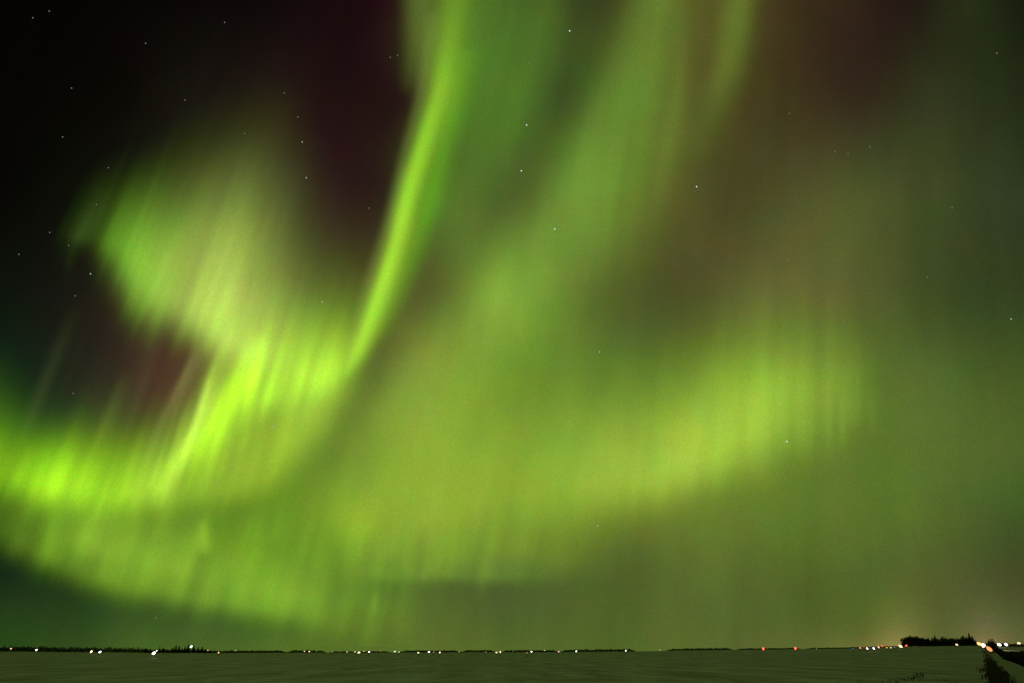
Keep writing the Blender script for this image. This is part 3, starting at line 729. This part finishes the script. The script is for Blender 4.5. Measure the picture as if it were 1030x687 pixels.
# ---------------------------------------------------------------- cars on the track
PAINT1 = matte('dark_car_paint', (0.03, 0.035, 0.045), (0.045, 0.05, 0.06), 2, .35, .3)
PAINT2 = matte('grey_car_paint', (0.12, 0.12, 0.12), (0.17, 0.17, 0.17), 2, .35, .3)
GLASS = matte('car_glass', (0.01, 0.012, 0.012), (0.02, 0.022, 0.02), 2, .1)
TYRE = matte('tyre_rubber', (0.015, 0.015, 0.015), (0.03, 0.03, 0.03), 4)
def car(px, d, heading, paint, label, front, s):
    g = spot(px, d); g.z += .07
    root = empty('car', g, label, 'car')
    root.rotation_euler.z = heading            # local -Y is the nose
    m = MB(); m.prism([(-2.2, .35), (-2.25, .62), (-2.1, .86), (-1.1, 1.0), (1.9, 1.02), (2.2, .9), (2.25, .5), (2.15, .32)], -.88, .88)
    body = m.build('body', paint, root)
    bv = body.modifiers.new('bevel', 'BEVEL'); bv.width = .09; bv.segments = 2
    m = MB()
    lo = [(-.8, -1.0, 1.0), (.8, -1.0, 1.0), (.8, 1.75, 1.0), (-.8, 1.75, 1.0)]; hi = [(-.62, -.3, 1.46), (.62, -.3, 1.46), (.62, 1.1, 1.46), (-.62, 1.1, 1.46)]
    m.add(lo + hi, [(0, 1, 5, 4), (1, 2, 6, 5), (2, 3, 7, 6), (3, 0, 4, 7)]); m.build('windows', GLASS, root)
    m = MB(); m.add([(x, y, 1.46) for x, y, _ in hi] + [(x * .9, y * .97, 1.53) for x, y, _ in hi], [(0, 1, 5, 4), (1, 2, 6, 5), (2, 3, 7, 6), (3, 0, 4, 7), (4, 5, 6, 7)]); m.build('roof', paint, root)
    for x in (-.8, .8):
        for y in (-1.4, 1.35):
            m = MB(); m.tube((x - .12, y, .33), (x + .12, y, .33), .33, .33, 16); w = m.build('tyre', TYRE, root)
            m = MB(); m.tube((x - .125, y, .33), (x + .125, y, .33), .19, .19, 12); m.build('rim', STEEL, w)
    for x in (-.62, .62):
        m = MB(); m.ball((x, -2.2, .72), .26, .1, .19, 0, 12, 8); m.build('headlight', glow_for('warm', s if front else .02), root, True)
        m = MB(); m.ball((x, 2.22, .78), .24, .08, .14, 0, 12, 8); m.build('tail_light', glow_for('red', .2 if front else 9.0), root, True)
    if front:
        L = bpy.data.lights.new('headlight_beam', 'SPOT'); L.energy = 20000; L.color = (1, .72, .4); L.spot_size = 1.1; L.spot_blend = .7; L.shadow_soft_size = .3
        lo = bpy.data.objects.new('headlight_beam', L); COL.objects.link(lo); lo.parent = root
        lo.location = (0, -2.5, .75); lo.rotation_euler = (math.radians(-86), 0, 0)
    return root
car(994.6, 520, math.radians(32), PAINT1, 'car coming down the track with bright warm headlights, below the added warm ball of glare', True, 60.0)


# ---------------------------------------------------------------- stars
STARW = {3: glow('star_bright', (.82, .92, 1.0), 1.1), 2: glow('star_medium', (.85, .9, .9), .6), 1: glow('star_faint', (.8, .8, .72), .24)}
STAR = {}
def star(px, py, mag, label, group=None):
    if mag not in STAR:
        bm = bmesh.new(); bmesh.ops.create_icosphere(bm, subdivisions=2, radius={3: 9.0, 2: 8.0, 1: 7.5}[mag])
        me = bpy.data.meshes.new('star'); bm.to_mesh(me); bm.free(); me.materials.append(STARW[mag]); STAR[mag] = me
    o = bpy.data.objects.new('star', STAR[mag]); COL.objects.link(o)
    o.location = Vector((0, 0, EYE)) + Vector(rays(px, py)) * 12000.0
    tag(o, label, 'star', group)
BRIGHT = [(791.4, 444, 'brightest star of all, in the green glow below the right end of the band'),
 (573, 31.5, 'bright white star near the top edge, right of centre'),
 (529.7, 126, 'bright white star, upper one of two close below each other at top centre'),
 (524.4, 172, 'bright white star, lower one of two close below each other at top centre'),
 (558, 230.5, 'bright bluish star in the green veil above the centre'),
 (700.7, 188, 'bright white star on the brown gap right of the green veil'),
 (603, 354, 'white star just right of the picture centre'),
 (1017, 321, 'white star close to the right edge at mid height'),
 (304, 143, 'white star, upper one of two in the dark gap left of the tall ray'),
 (308, 179, 'white star, lower one of two in the dark gap left of the tall ray'),
 (91, 275.5, 'white star in the dark notch left of the folded aurora'),
 (601, 529, 'white star below the wide band, right of centre'),
 (324, 304, 'white star between the folded aurora and the foot of the tall ray'),
 (273.7, 429, 'white star inside the lower fold of the left aurora')]
for i, (x, y, l) in enumerate(BRIGHT): star(x, y, 3 if i in (0, 1, 2, 3, 4, 5) else 2, l)
FAINT = {
 'upper left': [(49.5, 11.7), (33, 18.4), (146.5, 44), (72, 89), (186, 101), (63, 138), (246, 134.5), (109, 169), (97, 206), (226, 23)],
 'left aurora': [(154, 220.5), (252.7, 285.6), (229.6, 451), (400, 282), (411, 429)],
 'far left': [(50, 234), (69, 247), (19, 256), (75.6, 297.6), (73.6, 395.7)],
 'dark gap': [(392.5, 58), (400, 56), (286, 94), (299.5, 118), (371, 209.5)],
 'top veil': [(641, 21.4), (532.5, 63.6), (687, 133), (506, 267), (561, 287.6)],
 'top right': [(1002.6, 54), (875, 148), (840, 153), (853, 155), (957.7, 209), (794, 114.5), (792, 262), (932.6, 279)],
 'band': [(552.5, 383), (675.6, 445), (667, 401), (832.6, 405.4), (617, 519), (585, 450)],
 'low': [(157, 621), (359, 571)]}
FL = {'upper left': 'faint star in the black upper left corner of the sky', 'left aurora': 'faint star shining through the left folded aurora or beside its ray',
      'far left': 'faint star in the dark sky at the far left, below the corner', 'dark gap': 'faint star in the dark reddish gap left of the tall ray',
      'top veil': 'faint star in the green veil at top centre', 'top right': 'faint star in the dim brown and green sky at upper right',
      'band': 'faint star shining through the wide band right of centre', 'low': 'faint star low over the left part of the horizon'}
for k, L in FAINT.items():
    for x, y in L: star(x, y, 1, FL[k], 'faint stars: ' + FL[k][14:])
